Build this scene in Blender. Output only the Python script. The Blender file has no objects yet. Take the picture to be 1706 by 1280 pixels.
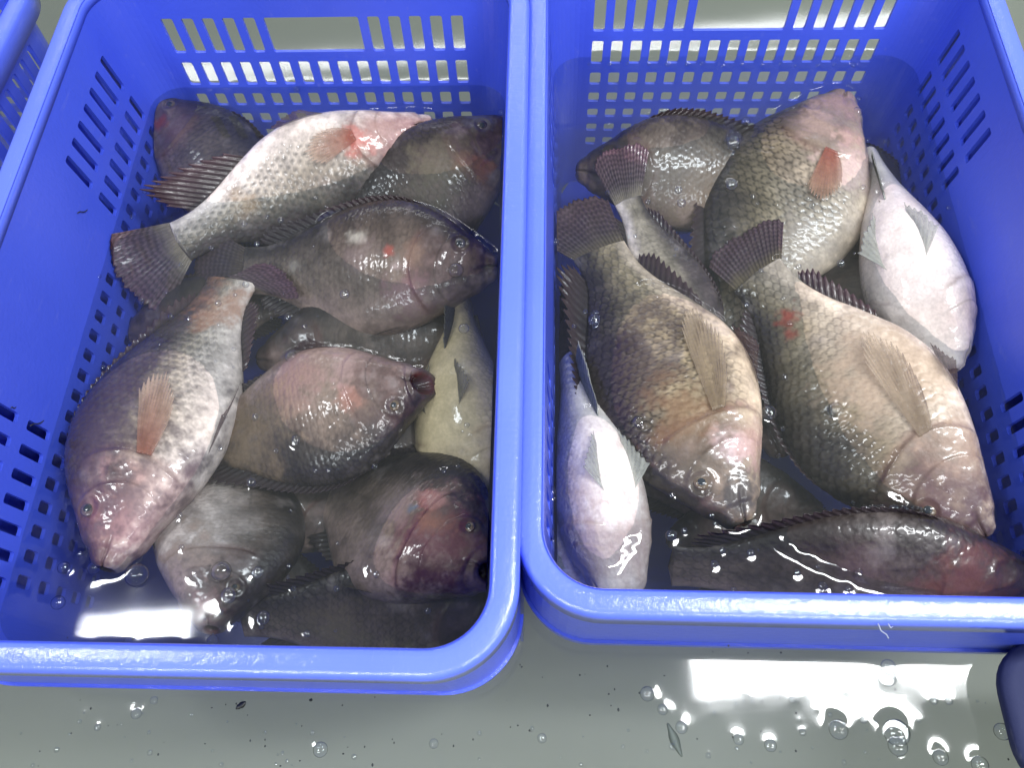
import bpy, math, random
import numpy as np
from mathutils import Matrix, Vector

# ------------------------------------------------------------------ camera, light, exposure
SC = bpy.context.scene
COL = SC.collection
CAM_H = 0.4843
F_PX = 1286.39
PITCH, ROLL = math.radians(64.529), math.radians(-4.089)
fwd = np.array([0, math.cos(PITCH), -math.sin(PITCH)])
_r = np.array([1.0, 0, 0]); _u = np.cross(_r, fwd)
CR = math.cos(ROLL) * _r + math.sin(ROLL) * _u
CU = -math.sin(ROLL) * _r + math.cos(ROLL) * _u
cam = bpy.data.cameras.new('camera'); camo = bpy.data.objects.new('camera', cam); COL.objects.link(camo)
cam.sensor_width = 36; cam.lens = F_PX / 1706 * 36; cam.clip_start = 0.01; cam.clip_end = 60
camo.matrix_world = Matrix(((CR[0], CU[0], -fwd[0], 0), (CR[1], CU[1], -fwd[1], 0), (CR[2], CU[2], -fwd[2], CAM_H), (0, 0, 0, 1)))
SC.camera = camo

world = bpy.data.worlds.new('World'); SC.world = world; world.use_nodes = True
bgn = world.node_tree.nodes['Background']
bgn.inputs[0].default_value = (0.80, 0.90, 1.0, 1); bgn.inputs[1].default_value = 0.36

SC.view_settings.view_transform = 'Standard'; SC.view_settings.look = 'None'
SC.view_settings.exposure = 0.12; SC.view_settings.gamma = 1.0
SC.cycles.use_denoising = True
SC.cycles.max_bounces = 8; SC.cycles.transparent_max_bounces = 24
SC.cycles.sample_clamp_indirect = 4.0
SC.cycles.caustics_reflective = False
SC.cycles.volume_bounces = 3

ZW = -0.126            # height of the water (the crate rims are at 0)
FLOOR = -0.36
LAMPS = [  # centre x, y, height, size x, size y, watts
    (0.995, 0.165, 1.50, 1.12, 0.125, 37.0),
    (0.995, 0.080, 1.50, 1.10, 0.040, 1.2),  # weak strip added for the grey band beside the lamp's reflection
    (-1.11, 0.34, 1.50, 0.30, 0.17, 11.0),
    (0.2, 2.86, 1.75, 4.2, 0.10, 26.0),
    (-0.9, -1.15, 1.75, 1.3, 0.12, 29.0),  # added key light behind the camera, reflection kept out of frame
    (1.0, -1.10, 1.75, 1.2, 0.12, 25.0),  # matching added key light, behind on the right
]

rng = np.random.default_rng(7)
random.seed(7)


def cam_ray(px, py):
    return fwd + CR * (px - 853) / F_PX - CU * (py - 640) / F_PX


def at(px, py, z):
    d = cam_ray(px, py); t = (z - CAM_H) / d[2]
    return np.array([0, 0, CAM_H]) + t * d


# ------------------------------------------------------------------ helpers
def tag(o, label=None, cat=None, group=None, kind=None):
    if label: o['label'] = label
    if cat: o['category'] = cat
    if group: o['group'] = group
    if kind: o['kind'] = kind
    return o


def empty(name, mat=None):
    o = bpy.data.objects.new(name, None); COL.objects.link(o); o.empty_display_size = 0.02
    if mat is not None: o.matrix_world = mat
    return o


def mesh_obj(name, V, Fq, mat, parent=None, smooth=True, col=None):
    """V (n,3) array, Fq (m,4) quads or list of polygons."""
    me = bpy.data.meshes.new(name)
    V = np.asarray(V, dtype=np.float32)
    if isinstance(Fq, np.ndarray):
        n = len(Fq); k = Fq.shape[1]
        me.vertices.add(len(V)); me.vertices.foreach_set('co', V.ravel())
        me.loops.add(n * k); me.loops.foreach_set('vertex_index', Fq.astype(np.int32).ravel())
        me.polygons.add(n)
        me.polygons.foreach_set('loop_start', np.arange(0, n * k, k, dtype=np.int32))
        me.polygons.foreach_set('loop_total', np.full(n, k, dtype=np.int32))
        me.update(calc_edges=True)
    else:
        me.from_pydata([tuple(map(float, v)) for v in V], [], [tuple(int(i) for i in f) for f in Fq])
        me.update()
    if smooth: me.polygons.foreach_set('use_smooth', np.ones(len(me.polygons), dtype=bool))
    else: me.polygons.foreach_set('use_smooth', np.zeros(len(me.polygons), dtype=bool))
    if col is not None:
        a = me.color_attributes.new('Col', 'FLOAT_COLOR', 'POINT')
        c = np.ones((len(V), 4), dtype=np.float32); c[:, :3] = np.clip(col, 0, 1)
        a.data.foreach_set('color', c.ravel())
    me.materials.append(mat)
    o = bpy.data.objects.new(name, me); COL.objects.link(o)
    if parent is not None: o.parent = parent
    return o


def grid_quads(nu, nv, wrap_v=False):
    """indices of an nu x nv vertex grid (v fastest)"""
    u = np.arange(nu - 1)[:, None]; vv = np.arange(nv if wrap_v else nv - 1)[None, :]
    v2 = (vv + 1) % nv
    a = u * nv + vv; b = (u + 1) * nv + vv; c = (u + 1) * nv + v2; d = u * nv + v2
    return np.stack([a, b, c, d], -1).reshape(-1, 4)


# hash based value noise, vectorised
def _h(ix, iy, iz, seed):
    n = (ix.astype(np.int64) * 374761393 + iy.astype(np.int64) * 668265263 + iz.astype(np.int64) * 2147483647 + seed * 1274126177) & 0xffffffff
    n = ((n ^ (n >> 13)) * 1274126177) & 0xffffffff
    n = ((n ^ (n >> 16)) * 2246822519) & 0xffffffff
    return ((n ^ (n >> 15)) & 0xffffff) / float(0xffffff)


def vnoise(x, y, z=None, seed=0):
    if z is None: z = np.zeros_like(x)
    ix, iy, iz = np.floor(x), np.floor(y), np.floor(z)
    fx, fy, fz = x - ix, y - iy, z - iz
    fx, fy, fz = (f * f * (3 - 2 * f) for f in (fx, fy, fz))
    r = 0
    for dx in (0, 1):
        for dy in (0, 1):
            for dz in (0, 1):
                w = (fx if dx else 1 - fx) * (fy if dy else 1 - fy) * (fz if dz else 1 - fz)
                r = r + w * _h(ix + dx, iy + dy, iz + dz, seed)
    return r


def fbm(x, y, z=None, seed=0, oct=4):
    r, a, s = 0, 0.5, 0
    for k in range(oct):
        r = r + a * vnoise(x * 2**k, y * 2**k, None if z is None else z * 2**k, seed + k * 17); s += a; a *= 0.55
    return r / s


def sstep(a, b, x):
    t = np.clip((x - a) / (b - a), 0, 1); return t * t * (3 - 2 * t)


# ------------------------------------------------------------------ materials
def new_mat(name):
    m = bpy.data.materials.new(name); m.use_nodes = True
    nt = m.node_tree; return m, nt, nt.nodes, nt.links, nt.nodes['Principled BSDF']


def plastic(name, base, rough=0.34, transl=0.0, coat=0.38, cb=0.55):
    m, nt, N, Lk, P = new_mat(name)
    tc = N.new('ShaderNodeTexCoord')
    n1 = N.new('ShaderNodeTexNoise'); n1.inputs['Scale'].default_value = 9; n1.inputs['Detail'].default_value = 6
    n2 = N.new('ShaderNodeTexNoise'); n2.inputs['Scale'].default_value = 260; n2.inputs['Detail'].default_value = 3
    sc = N.new('ShaderNodeMapping'); sc.inputs['Scale'].default_value = (18, 420, 60)
    n3 = N.new('ShaderNodeTexNoise'); n3.inputs['Scale'].default_value = 1; n3.inputs['Detail'].default_value = 3
    for n in (n1, n2): Lk.new(tc.outputs['Object'], n.inputs['Vector'])
    Lk.new(tc.outputs['Object'], sc.inputs['Vector']); Lk.new(sc.outputs[0], n3.inputs['Vector'])
    r = N.new('ShaderNodeMix'); r.data_type = 'RGBA'
    r.inputs[6].default_value = tuple(c * 0.88 for c in base) + (1,)
    r.inputs[7].default_value = tuple(min(1, c * 1.10 + 0.008) for c in base) + (1,)
    Lk.new(n1.outputs[0], r.inputs[0]); Lk.new(r.outputs[2], P.inputs['Base Color'])
    sm2 = N.new('ShaderNodeMapping'); sm2.inputs['Scale'].default_value = (55, 7, 30); sm2.inputs['Rotation'].default_value = (.3, .2, .6)
    n5 = N.new('ShaderNodeTexNoise'); n5.inputs['Scale'].default_value = 3.0; n5.inputs['Detail'].default_value = 8; n5.inputs['Roughness'].default_value = .7
    Lk.new(tc.outputs['Object'], sm2.inputs['Vector']); Lk.new(sm2.outputs[0], n5.inputs['Vector'])
    cr5 = N.new('ShaderNodeMapRange'); cr5.inputs[1].default_value = .60; cr5.inputs[2].default_value = .74; cr5.inputs[4].default_value = .32
    r5 = N.new('ShaderNodeMix'); r5.data_type = 'RGBA'; r5.inputs[7].default_value = tuple(c * .7 + .16 for c in base) + (1,)
    Lk.new(n5.outputs[0], cr5.inputs[0]); Lk.new(cr5.outputs[0], r5.inputs[0]); Lk.new(r.outputs[2], r5.inputs[6]); Lk.new(r5.outputs[2], P.inputs['Base Color'])
    mr = N.new('ShaderNodeMapRange'); mr.inputs[3].default_value = rough - 0.10; mr.inputs[4].default_value = rough + 0.16
    Lk.new(n1.outputs[0], mr.inputs[0]); Lk.new(mr.outputs[0], P.inputs['Roughness'])
    ad = N.new('ShaderNodeMath'); ad.operation = 'MULTIPLY_ADD'; ad.inputs[1].default_value = 0.5
    Lk.new(n3.outputs[0], ad.inputs[0]); Lk.new(n2.outputs[0], ad.inputs[2])
    b = N.new('ShaderNodeBump'); b.inputs['Strength'].default_value = 0.16; b.inputs['Distance'].default_value = 0.0015
    Lk.new(ad.outputs[0], b.inputs['Height']); Lk.new(b.outputs[0], P.inputs['Normal'])
    P.inputs['IOR'].default_value = 1.49
    n4 = N.new('ShaderNodeTexNoise'); n4.inputs['Scale'].default_value = 130; n4.inputs['Detail'].default_value = 5; n4.inputs['Roughness'].default_value = 0.65
    Lk.new(tc.outputs['Object'], n4.inputs['Vector'])
    b4 = N.new('ShaderNodeBump'); b4.inputs['Strength'].default_value = cb; b4.inputs['Distance'].default_value = 0.002
    Lk.new(n4.outputs[0], b4.inputs['Height']); Lk.new(b4.outputs[0], P.inputs['Coat Normal'])
    P.inputs['Coat Weight'].default_value = coat; P.inputs['Coat Roughness'].default_value = 0.07
    if transl:
        P.inputs['Subsurface Weight'].default_value = transl
        P.inputs['Subsurface Radius'].default_value = (0.002, 0.004, 0.012); P.inputs['Subsurface Scale'].default_value = 1.0
    return m


M_BLUE = plastic('blue_plastic', (0.062, 0.112, 0.76))
M_RIM = plastic('lit_scuffed_rim', (0.105, 0.172, 0.90), 0.4, coat=0.9, cb=0.30)  # blue lifted above the wall blue to carry overhead light on the rim
M_NAVY = plastic('navy_plastic', (0.006, 0.011, 0.060), 0.75, coat=0.0)


def fish_mat(name, rough=0.42, coat=0.75, transl=0.0, bump=0.35):
    m, nt, N, Lk, P = new_mat(name)
    at_ = N.new('ShaderNodeAttribute'); at_.attribute_name = 'Col'
    tc = N.new('ShaderNodeTexCoord')
    n = N.new('ShaderNodeTexNoise'); n.inputs['Scale'].default_value = 420; n.inputs['Detail'].default_value = 3
    Lk.new(tc.outputs['Object'], n.inputs['Vector'])
    mr = N.new('ShaderNodeMapRange'); mr.inputs[3].default_value = 0.78; mr.inputs[4].default_value = 1.22
    Lk.new(n.outputs[0], mr.inputs[0])
    mx = N.new('ShaderNodeVectorMath'); mx.operation = 'SCALE'
    Lk.new(at_.outputs['Color'], mx.inputs[0]); Lk.new(mr.outputs[0], mx.inputs['Scale'])
    Lk.new(mx.outputs[0], P.inputs['Base Color'])
    n2 = N.new('ShaderNodeTexNoise'); n2.inputs['Scale'].default_value = 170; n2.inputs['Detail'].default_value = 4
    Lk.new(tc.outputs['Object'], n2.inputs['Vector'])
    b = N.new('ShaderNodeBump'); b.inputs['Strength'].default_value = bump; b.inputs['Distance'].default_value = 0.002
    Lk.new(n2.outputs[0], b.inputs['Height']); Lk.new(b.outputs[0], P.inputs['Normal']); 
    n3 = N.new('ShaderNodeTexNoise'); n3.inputs['Scale'].default_value = 75; n3.inputs['Detail'].default_value = 2
    Lk.new(tc.outputs['Object'], n3.inputs['Vector'])
    b2 = N.new('ShaderNodeBump'); b2.inputs['Strength'].default_value = 0.28; b2.inputs['Distance'].default_value = 0.0035
    Lk.new(n3.outputs[0], b2.inputs['Height']); Lk.new(b2.outputs[0], P.inputs['Coat Normal'])
    P.inputs['Roughness'].default_value = rough
    P.inputs['Coat Weight'].default_value = coat; P.inputs['Coat Roughness'].default_value = 0.12
    P.inputs['Coat IOR'].default_value = 1.36; P.inputs['IOR'].default_value = 1.36
    if transl:
        out = N['Material Output']; tr = N.new('ShaderNodeBsdfTranslucent'); ms = N.new('ShaderNodeMixShader')
        ms.inputs[0].default_value = transl
        Lk.new(mx.outputs[0], tr.inputs[0]); Lk.new(P.outputs[0], ms.inputs[1]); Lk.new(tr.outputs[0], ms.inputs[2])
        Lk.new(ms.outputs[0], out.inputs[0])
    return m


M_SKIN = fish_mat('wet_fish_skin')
M_PECT = fish_mat('thin_clear_fin', 0.35, 0.7, 0.35, 0.15)
_pn = M_PECT.node_tree; _po = _pn.nodes['Material Output']; _ps = _po.inputs[0].links[0].from_socket
_pm = _pn.nodes.new('ShaderNodeMixShader'); _pt = _pn.nodes.new('ShaderNodeBsdfTransparent'); _pm.inputs[0].default_value = 0.55
_pn.links.new(_ps, _pm.inputs[1]); _pn.links.new(_pt.outputs[0], _pm.inputs[2]); _pn.links.new(_pm.outputs[0], _po.inputs[0])
M_FIN = fish_mat('wet_fin_membrane', 0.4, 0.7, 0.3, 0.15)


def clear_mat(name, tint, base_f, power, rough=0.0, bump=None):
    """clear surface: see-through, mirror part rising towards grazing angles"""
    m = bpy.data.materials.new(name); m.use_nodes = True; nt = m.node_tree; N = nt.nodes; Lk = nt.links
    N.clear(); out = N.new('ShaderNodeOutputMaterial'); mix = N.new('ShaderNodeMixShader')
    tr = N.new('ShaderNodeBsdfTransparent'); tr.inputs[0].default_value = (*tint, 1)
    gl = N.new('ShaderNodeBsdfAnisotropic'); gl.inputs['Roughness'].default_value = rough; gl.inputs[0].default_value = (1, 1, 1, 1)
    lw = N.new('ShaderNodeLayerWeight'); lw.inputs[0].default_value = 0.5
    pw = N.new('ShaderNodeMath'); pw.operation = 'POWER'; pw.inputs[1].default_value = power
    ma = N.new('ShaderNodeMath'); ma.operation = 'MULTIPLY_ADD'; ma.inputs[1].default_value = 1 - base_f; ma.inputs[2].default_value = base_f
    Lk.new(lw.outputs['Facing'], pw.inputs[0]); Lk.new(pw.outputs[0], ma.inputs[0]); Lk.new(ma.outputs[0], mix.inputs[0])
    Lk.new(tr.outputs[0], mix.inputs[1]); Lk.new(gl.outputs[0], mix.inputs[2]); Lk.new(mix.outputs[0], out.inputs[0])
    return m


M_WATER = clear_mat('water_surface', (0.82, 0.85, 0.865), 0.035, 5, rough=0.06)
_v = M_WATER.node_tree.nodes.new('ShaderNodeVolumePrincipled')
_v.inputs['Color'].default_value = (0.70, 0.71, 0.62, 1); _v.inputs['Density'].default_value = 2.6; _v.inputs['Anisotropy'].default_value = 0.3
M_WATER.node_tree.links.new(_v.outputs[0], [n for n in M_WATER.node_tree.nodes if n.type == 'OUTPUT_MATERIAL'][0].inputs['Volume'])
M_BUB = clear_mat('bubble_film', (0.93, 0.95, 0.96), 0.05, 3.2)
_n = M_BUB.node_tree.nodes; _lw = [n for n in _n if n.type == 'LAYER_WEIGHT'][0]; _tr = [n for n in _n if n.type == 'BSDF_TRANSPARENT'][0]
_cr = _n.new('ShaderNodeValToRGB'); _cr.color_ramp.elements[0].position = 0.45; _cr.color_ramp.elements[0].color = (.97, .98, .98, 1)
_cr.color_ramp.elements[1].position = 0.88; _cr.color_ramp.elements[1].color = (.22, .24, .25, 1)  # tint darkens at the edge in place of the refracted dark ring
M_BUB.node_tree.links.new(_lw.outputs['Facing'], _cr.inputs[0]); M_BUB.node_tree.links.new(_cr.outputs[0], _tr.inputs[0])

m_, nt_, N_, L_, P_ = new_mat('tank_floor')
tcf = N_.new('ShaderNodeTexCoord'); nf = N_.new('ShaderNodeTexNoise'); nf.inputs['Scale'].default_value = 3.5; nf.inputs['Detail'].default_value = 5
L_.new(tcf.outputs['Object'], nf.inputs['Vector'])
mf = N_.new('ShaderNodeMix'); mf.data_type = 'RGBA'; mf.inputs[6].default_value = (0.42, 0.42, 0.355, 1); mf.inputs[7].default_value = (0.52, 0.52, 0.45, 1)
L_.new(nf.outputs[0], mf.inputs[0]); L_.new(mf.outputs[2], P_.inputs['Base Color']); P_.inputs['Roughness'].default_value = 0.5
M_FLOOR = m_


def flat_mat(name, c, rough=0.5, emit=None):
    m, nt, N, Lk, P = new_mat(name); P.inputs['Base Color'].default_value = (*c, 1); P.inputs['Roughness'].default_value = rough
    tc = N.new('ShaderNodeTexCoord'); n = N.new('ShaderNodeTexNoise'); n.inputs['Scale'].default_value = 300
    Lk.new(tc.outputs['Object'], n.inputs['Vector'])
    b = N.new('ShaderNodeBump'); b.inputs['Strength'].default_value = 0.1; Lk.new(n.outputs[0], b.inputs['Height']); Lk.new(b.outputs[0], P.inputs['Normal'])
    if emit:
        P.inputs['Emission Color'].default_value = (*emit[0], 1); P.inputs['Emission Strength'].default_value = emit[1]
    return m


# ------------------------------------------------------------------ lamps of the hall and added lights
for i, (x, y, h, sx, sy, w) in enumerate(LAMPS):
    ld = bpy.data.lights.new('ceiling_or_added_lamp', 'AREA'); ld.shape = 'RECTANGLE'; ld.size = sx; ld.size_y = sy; ld.energy = w
    ld.color = (0.96, 0.98, 1.0)
    lo = bpy.data.objects.new('ceiling_or_added_lamp', ld); COL.objects.link(lo); lo.location = (x, y, h)

# ------------------------------------------------------------------ the tank floor
fl = mesh_obj('tank_floor', [(-4, -3, FLOOR), (4, -3, FLOOR), (4, 5, FLOOR), (-4, 5, FLOOR)], [(0, 1, 2, 3)], M_FLOOR, smooth=False)
tag(fl, kind='structure')

# ------------------------------------------------------------------ crates
DRAFT, RC, HA, LEN = 0.0722, 0.040, 0.200, 0.600
FX, FY = 2 * (HA - RC), LEN - 2 * RC           # flat lengths
NA = 10
ARC = RC * math.pi / 2
SEG = [('f', FX), ('a', ARC), ('f', FY), ('a', ARC), ('f', FX), ('a', ARC), ('f', FY), ('a', ARC)]
# start at front wall, left end, going right: front, corner FR, right, corner BR, back, corner BL, left, corner FL
CUM = np.cumsum([0] + [s[1] for s in SEG])


def peri(s, z, off):
    """point on the rounded-rectangle wall: s along the rim, z height, off outward offset"""
    s = s % CUM[-1]
    k = min(int(np.searchsorted(CUM, s, side='right')) - 1, 7); u = s - CUM[k]
    r = RC + DRAFT * z + off
    cs = [(HA - RC, RC), (HA - RC, LEN - RC), (-(HA - RC), LEN - RC), (-(HA - RC), RC)]
    if k == 0: return (-(HA - RC) + u, RC - r, z)
    if k == 2: return (HA - RC + r, RC + u, z)
    if k == 4: return (HA - RC - u, LEN - RC + r, z)
    if k == 6: return (-(HA - RC) - r, LEN - RC - u, z)
    cx, cy = cs[(k - 1) // 2]
    a0 = {1: -90, 3: 0, 5: 90, 7: 180}[k]
    a = math.radians(a0 + 90 * u / ARC)
    return (cx + r * math.cos(a), cy + r * math.sin(a), z)


class MB:
    def __init__(s): s.v = []; s.f = []
    def add(s, pts): i = len(s.v); s.v.extend(pts); return list(range(i, i + len(pts)))


def build_crate_meshes():
    TH = 0.0034
    rows = [(-0.0424, -0.0818), (-0.0932, -0.1216), (-0.133, -0.149), (-0.160, -0.173), (-0.183, -0.195), (-0.205, -0.216), (-0.226, -0.237)]
    BOT = -0.300
    PW, SW = 0.0208, 0.0122
    mb = MB()

    def shell_poly(loop):
        """loop of (s,z): inner and outer face"""
        a = mb.add([peri(s, z, 0) for s, z in loop]); b = mb.add([peri(s, z, TH) for s, z in loop])
        return a, b

    def solid(s0, s1, z0, z1, n=1):
        for i in range(n):
            a0 = s0 + (s1 - s0) * i / n; a1 = s0 + (s1 - s0) * (i + 1) / n
            a, b = shell_poly([(a0, z0), (a1, z0), (a1, z1), (a0, z1)])
            mb.f.append(a[::-1]); mb.f.append(b)

    def holed(s0, s1, z0, z1, h0, h1, k0, k1):
        """rectangle s0..s1 x z0..z1 (z0 top) with a rounded hole h0..h1 x k0..k1"""
        R = 0.0022
        inn = []; outp = []
        cs = [((h1 - R, k0 - R), 90, (s1, z0)), ((h0 + R, k0 - R), 180, (s0, z0)), ((h0 + R, k1 + R), 270, (s0, z1)), ((h1 - R, k1 + R), 360, (s1, z1))]
        # going round: top right, top left, bottom left, bottom right
        for (c, a1, o) in cs:
            for j in range(4):
                a = math.radians(a1 - 90 + 30 * j)
                inn.append((c[0] + R * math.cos(a), c[1] + R * math.sin(a)))
                p = inn[-1]
                outp.append(o if j in (1, 2) else ((o[0], p[1]) if (j == 0) == (a1 in (90, 270)) else (p[0], o[1])))
        n = len(inn)
        ia = mb.add([peri(s, z, 0) for s, z in inn]); ib = mb.add([peri(s, z, TH) for s, z in inn])
        oa = mb.add([peri(s, z, 0) for s, z in outp]); ob = mb.add([peri(s, z, TH) for s, z in outp])
        for j in range(n):
            k = (j + 1) % n
            mb.f.append([ia[j], ia[k], oa[k], oa[j]]); mb.f.append([ib[k], ib[j], ob[j], ob[k]])
            mb.f.append([ia[k], ia[j], ib[j], ib[k]])

    def wall(seg):
        base = CUM[seg]; ln = SEG[seg][1]; short = seg in (0, 4)
        zt = 0.0
        edges = [0.0]
        for r, (a, b) in enumerate(rows):
            nxt = rows[r + 1][0] if r + 1 < len(rows) else b - 0.012
            z0 = (a + (rows[r - 1][1] if r else a + 0.012)) / 2; z1 = (b + nxt) / 2
            if r == 0: solid(base, base + ln, 0.0, z0)
            # slots of this row
            sl = []
            if short:
                w = 0.3024
                st = (ln - w) / 2
                allp = [(st + i * (w - SW) / 14, st + i * (w - SW) / 14 + SW) for i in range(15)]
                if r == 0: sl = allp[:5] + [(ln / 2 - 0.0474, ln / 2 + 0.0474)] + allp[10:]
                else: sl = allp
            else:
                m = 0.012
                if r < 2:
                    g1 = [(m + i * PW, m + i * PW + .0088) for i in range(7)]
                    sl = g1 + [(ln - q[1], ln - q[0]) for q in g1[::-1]]
                else:
                    nn = int((ln - 2 * m + PW - SW) / PW); st = (ln - (nn - 1) * PW - SW) / 2
                    sl = [(st + i * PW, st + i * PW + .0105) for i in range(nn)]
            cur = 0.0
            for (p, q) in sl:
                g = (PW - SW) / 2 * 0.9
                if p - g > cur + 1e-5: solid(base + cur, base + p - g, z0, z1)
                p0 = max(cur, p - g)
                holed(base + p0, base + q + g, z0, z1, base + p, base + q, a, b)
                cur = q + g
            if cur < ln: solid(base + cur, base + ln, z0, z1)
            zt = z1
        solid(base, base + ln, zt, BOT)

    for seg in (0, 2, 4, 6): wall(seg)
    for seg in (1, 3, 5, 7):
        zs = [0, -0.1, -0.2, BOT]
        for a, b in zip(zs[:-1], zs[1:]): solid(CUM[seg], CUM[seg] + ARC, a, b, 10)
    wallm = (mb.v, mb.f)

    # sweep helper
    def sweep(profile, s_list, closed=True, cap=False):
        V = []; Fc = []
        n = len(profile)
        for s in s_list:
            for (o, z) in profile: V.append(peri(s, z, o - DRAFT * z))
        m = len(s_list)
        for i in range(m if closed else m - 1):
            i2 = (i + 1) % m
            for j in range(n):
                j2 = (j + 1) % n
                Fc.append([i * n + j, i2 * n + j, i2 * n + j2, i * n + j2])
        if cap:
            Fc.append(list(range(n))[::1]); Fc.append([(m - 1) * n + j for j in range(n)][::-1])
        return V, Fc

    ss = []
    for k, (t, l) in enumerate(SEG):
        n = 14 if t == 'a' else 24
        ss += [CUM[k] + l * i / n for i in range(n)]
    prof = [(-0.0012, -0.010), (-0.0012, -0.0035), (-0.0002, -0.0012), (0.0016, -0.0002), (0.004, 0.0), (0.0125, 0.0), (0.0150, -0.0006), (0.0168, -0.0022), (0.0176, -0.005),
            (0.0178, -0.022), (0.0152, -0.022), (0.0150, -0.008), (0.0045, -0.006), (0.0042, -0.010)]
    rim = sweep(prof, ss)
    # front skirt and the two front corners (outer wall)
    s0 = CUM[7]; fs = [s0 + ARC * i / 12 for i in range(12)] + [CUM[8] + FX * i / 20 for i in range(20)] + [CUM[8] + FX + ARC * i / 12 for i in range(13)]
    sk = sweep([(0.0130, -0.030), (0.0158, -0.032), (0.0158, -0.150), (0.012, -0.150), (0.012, -0.032)], fs, closed=False, cap=True)
    rbs = sweep([(0.012, -0.118), (0.0182, -0.119), (0.0182, -0.124), (0.012, -0.125)], fs, closed=False, cap=True)
    # backing panels added outside the long walls to make the slots dark
    bs = [CUM[2] + 0.03 + (CUM[6] + FY - CUM[2] - 0.06) * i / 120 for i in range(121)]
    def side(a, b):
        q = [a + (b - a) * i / 60 for i in range(61)]
        return sweep([(0.0125, -0.030), (0.0150, -0.032), (0.0150, -0.290), (0.0125, -0.290)], q, closed=False, cap=True)
    sides = (side(CUM[2] + .001, CUM[3] + ARC * .6), side(CUM[5] + ARC * .4, CUM[7] - .001))
    # bottom
    nB = 40; bv = [peri(CUM[-1] * i / nB, BOT + 0.001, 0.0) for i in range(nB)]
    bot = (bv + [(x, y, z - 0.004) for x, y, z in bv], [list(range(nB)), list(range(nB, 2 * nB))[::-1]] + [[i, (i + 1) % nB, nB + (i + 1) % nB, nB + i][::-1] for i in range(nB)])
    return wallm, rim, sk, rbs, bot, sides


def add_crate(parts, mat, label, x, y, yaw, z, group='blue perforated fish crates standing in the tank', meshes=None):
    root = empty('crate', Matrix.Translation((x, y, z)) @ Matrix.Rotation(yaw, 4, 'Z'))
    tag(root, label, 'crate', group)
    out = []
    if meshes is None:
        w, r, s, b2, b, sd = parts
        out.append(mesh_obj('wall', w[0], w[1], mat, root, smooth=False).data)
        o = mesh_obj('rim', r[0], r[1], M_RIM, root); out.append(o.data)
        o = mesh_obj('skirt', s[0], s[1], mat, root, smooth=False); out.append(o.data)
        o = mesh_obj('lower_rib', b2[0], b2[1], mat, root, smooth=False); out.append(o.data)
        o = mesh_obj('bottom', b[0], b[1], mat, root, smooth=False); out.append(o.data)
        for q in sd: out.append(mesh_obj('slot_backing', q[0], q[1], mat, root, smooth=False).data)
    else:
        for nm, me in zip(('wall', 'rim', 'skirt', 'lower_rib', 'bottom', 'slot_backing', 'slot_backing'), meshes):
            o = bpy.data.objects.new(nm, me); COL.objects.link(o); o.parent = root
    return root, out


parts = build_crate_meshes()
YL, YR = math.radians(-4.935), math.radians(-5.179)
crL, CM = add_crate(parts, M_BLUE, 'blue perforated crate on the left, heaped with ten dark and spotted fish', -0.2245, 0.0727, YL, 0)
crR, _ = add_crate(parts, M_BLUE, 'blue perforated crate on the right, holding pale bellied fish and large brown fish', 0.2086, 0.0743, YR, -0.0118, meshes=CM)
p3 = at(41, 0, -0.03); q3 = at(0, 80, -0.03)
a3 = math.atan2(p3[1] - q3[1], p3[0] - q3[0]) - math.pi / 2
d3 = np.array([math.cos(a3), math.sin(a3)])     # crate +x
e3 = np.array([-math.sin(a3), math.cos(a3)])
o3 = p3[:2] - d3 * (HA + 0.0178) - e3 * 0.56
add_crate(parts, M_BLUE, 'blue crate cut off by the top left corner, beside the left fish crate', o3[0], o3[1], a3, -0.03, meshes=CM[:5])


# navy tub at the lower right
def rounded_loop(cx, cy, hx, hy, r, n=8):
    pts = []
    for (sx, sy, a0) in ((1, -1, -90), (1, 1, 0), (-1, 1, 90), (-1, -1, 180)):
        for i in range(n + 1):
            a = math.radians(a0 + 90 * i / n); pts.append((cx + sx * (hx - r) + r * math.cos(a), cy + sy * (hy - r) + r * math.sin(a)))
    return pts


def corner_block():  # solid dark navy shape with rounded corners at the lower right
    hx, hy = 0.16, 0.050
    c = at(1652, 1088, -0.10)
    cx, cy = c[0] + hx, c[1] - hy - 0.004
    lv = [(-.03, -.012, -0.165), (-.026, -.010, -0.160), (0.0, 0.0, -0.112), (0.002, 0.002, -0.104), (0.001, 0.001, -0.100), (-0.006, -0.006, -0.0985), (-.030, -.020, -0.098)]
    V = []; n = 36
    for (ax, ay, z) in lv:
        V += [(x, y, z) for x, y in rounded_loop(0, 0, hx + ax, hy + ay, max(0.02, 0.034 + ay))]
    F = []
    for i in range(len(lv) - 1):
        for j in range(n): F.append([i * n + j, i * n + (j + 1) % n, (i + 1) * n + (j + 1) % n, (i + 1) * n + j])
    F.append(list(range(n))[::-1]); F.append([(len(lv) - 1) * n + j for j in range(n)])
    o = mesh_obj('block', V, F, M_NAVY); o.location = (cx, cy, 0); o.rotation_euler.z = math.radians(-4)
    tag(o, 'dark navy tray floating at the right edge, below the right crate', 'block')


corner_block()

# ------------------------------------------------------------------ fish
TT = np.array([0, .02, .06, .12, .2, .3, .4, .5, .6, .7, .8, .87, .93, 1.0])
TOP = np.array([.022, .046, .076, .108, .160, .203, .220, .214, .192, .155, .112, .086, .074, .076])
BOTM = np.array([.020, .042, .066, .085, .122, .160, .184, .190, .174, .136, .096, .076, .068, .070])
WID = np.array([.028, .044, .060, .070, .088, .098, .098, .090, .074, .056, .038, .028, .021, .016])
_tf = np.linspace(0, 1, 401)


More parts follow.
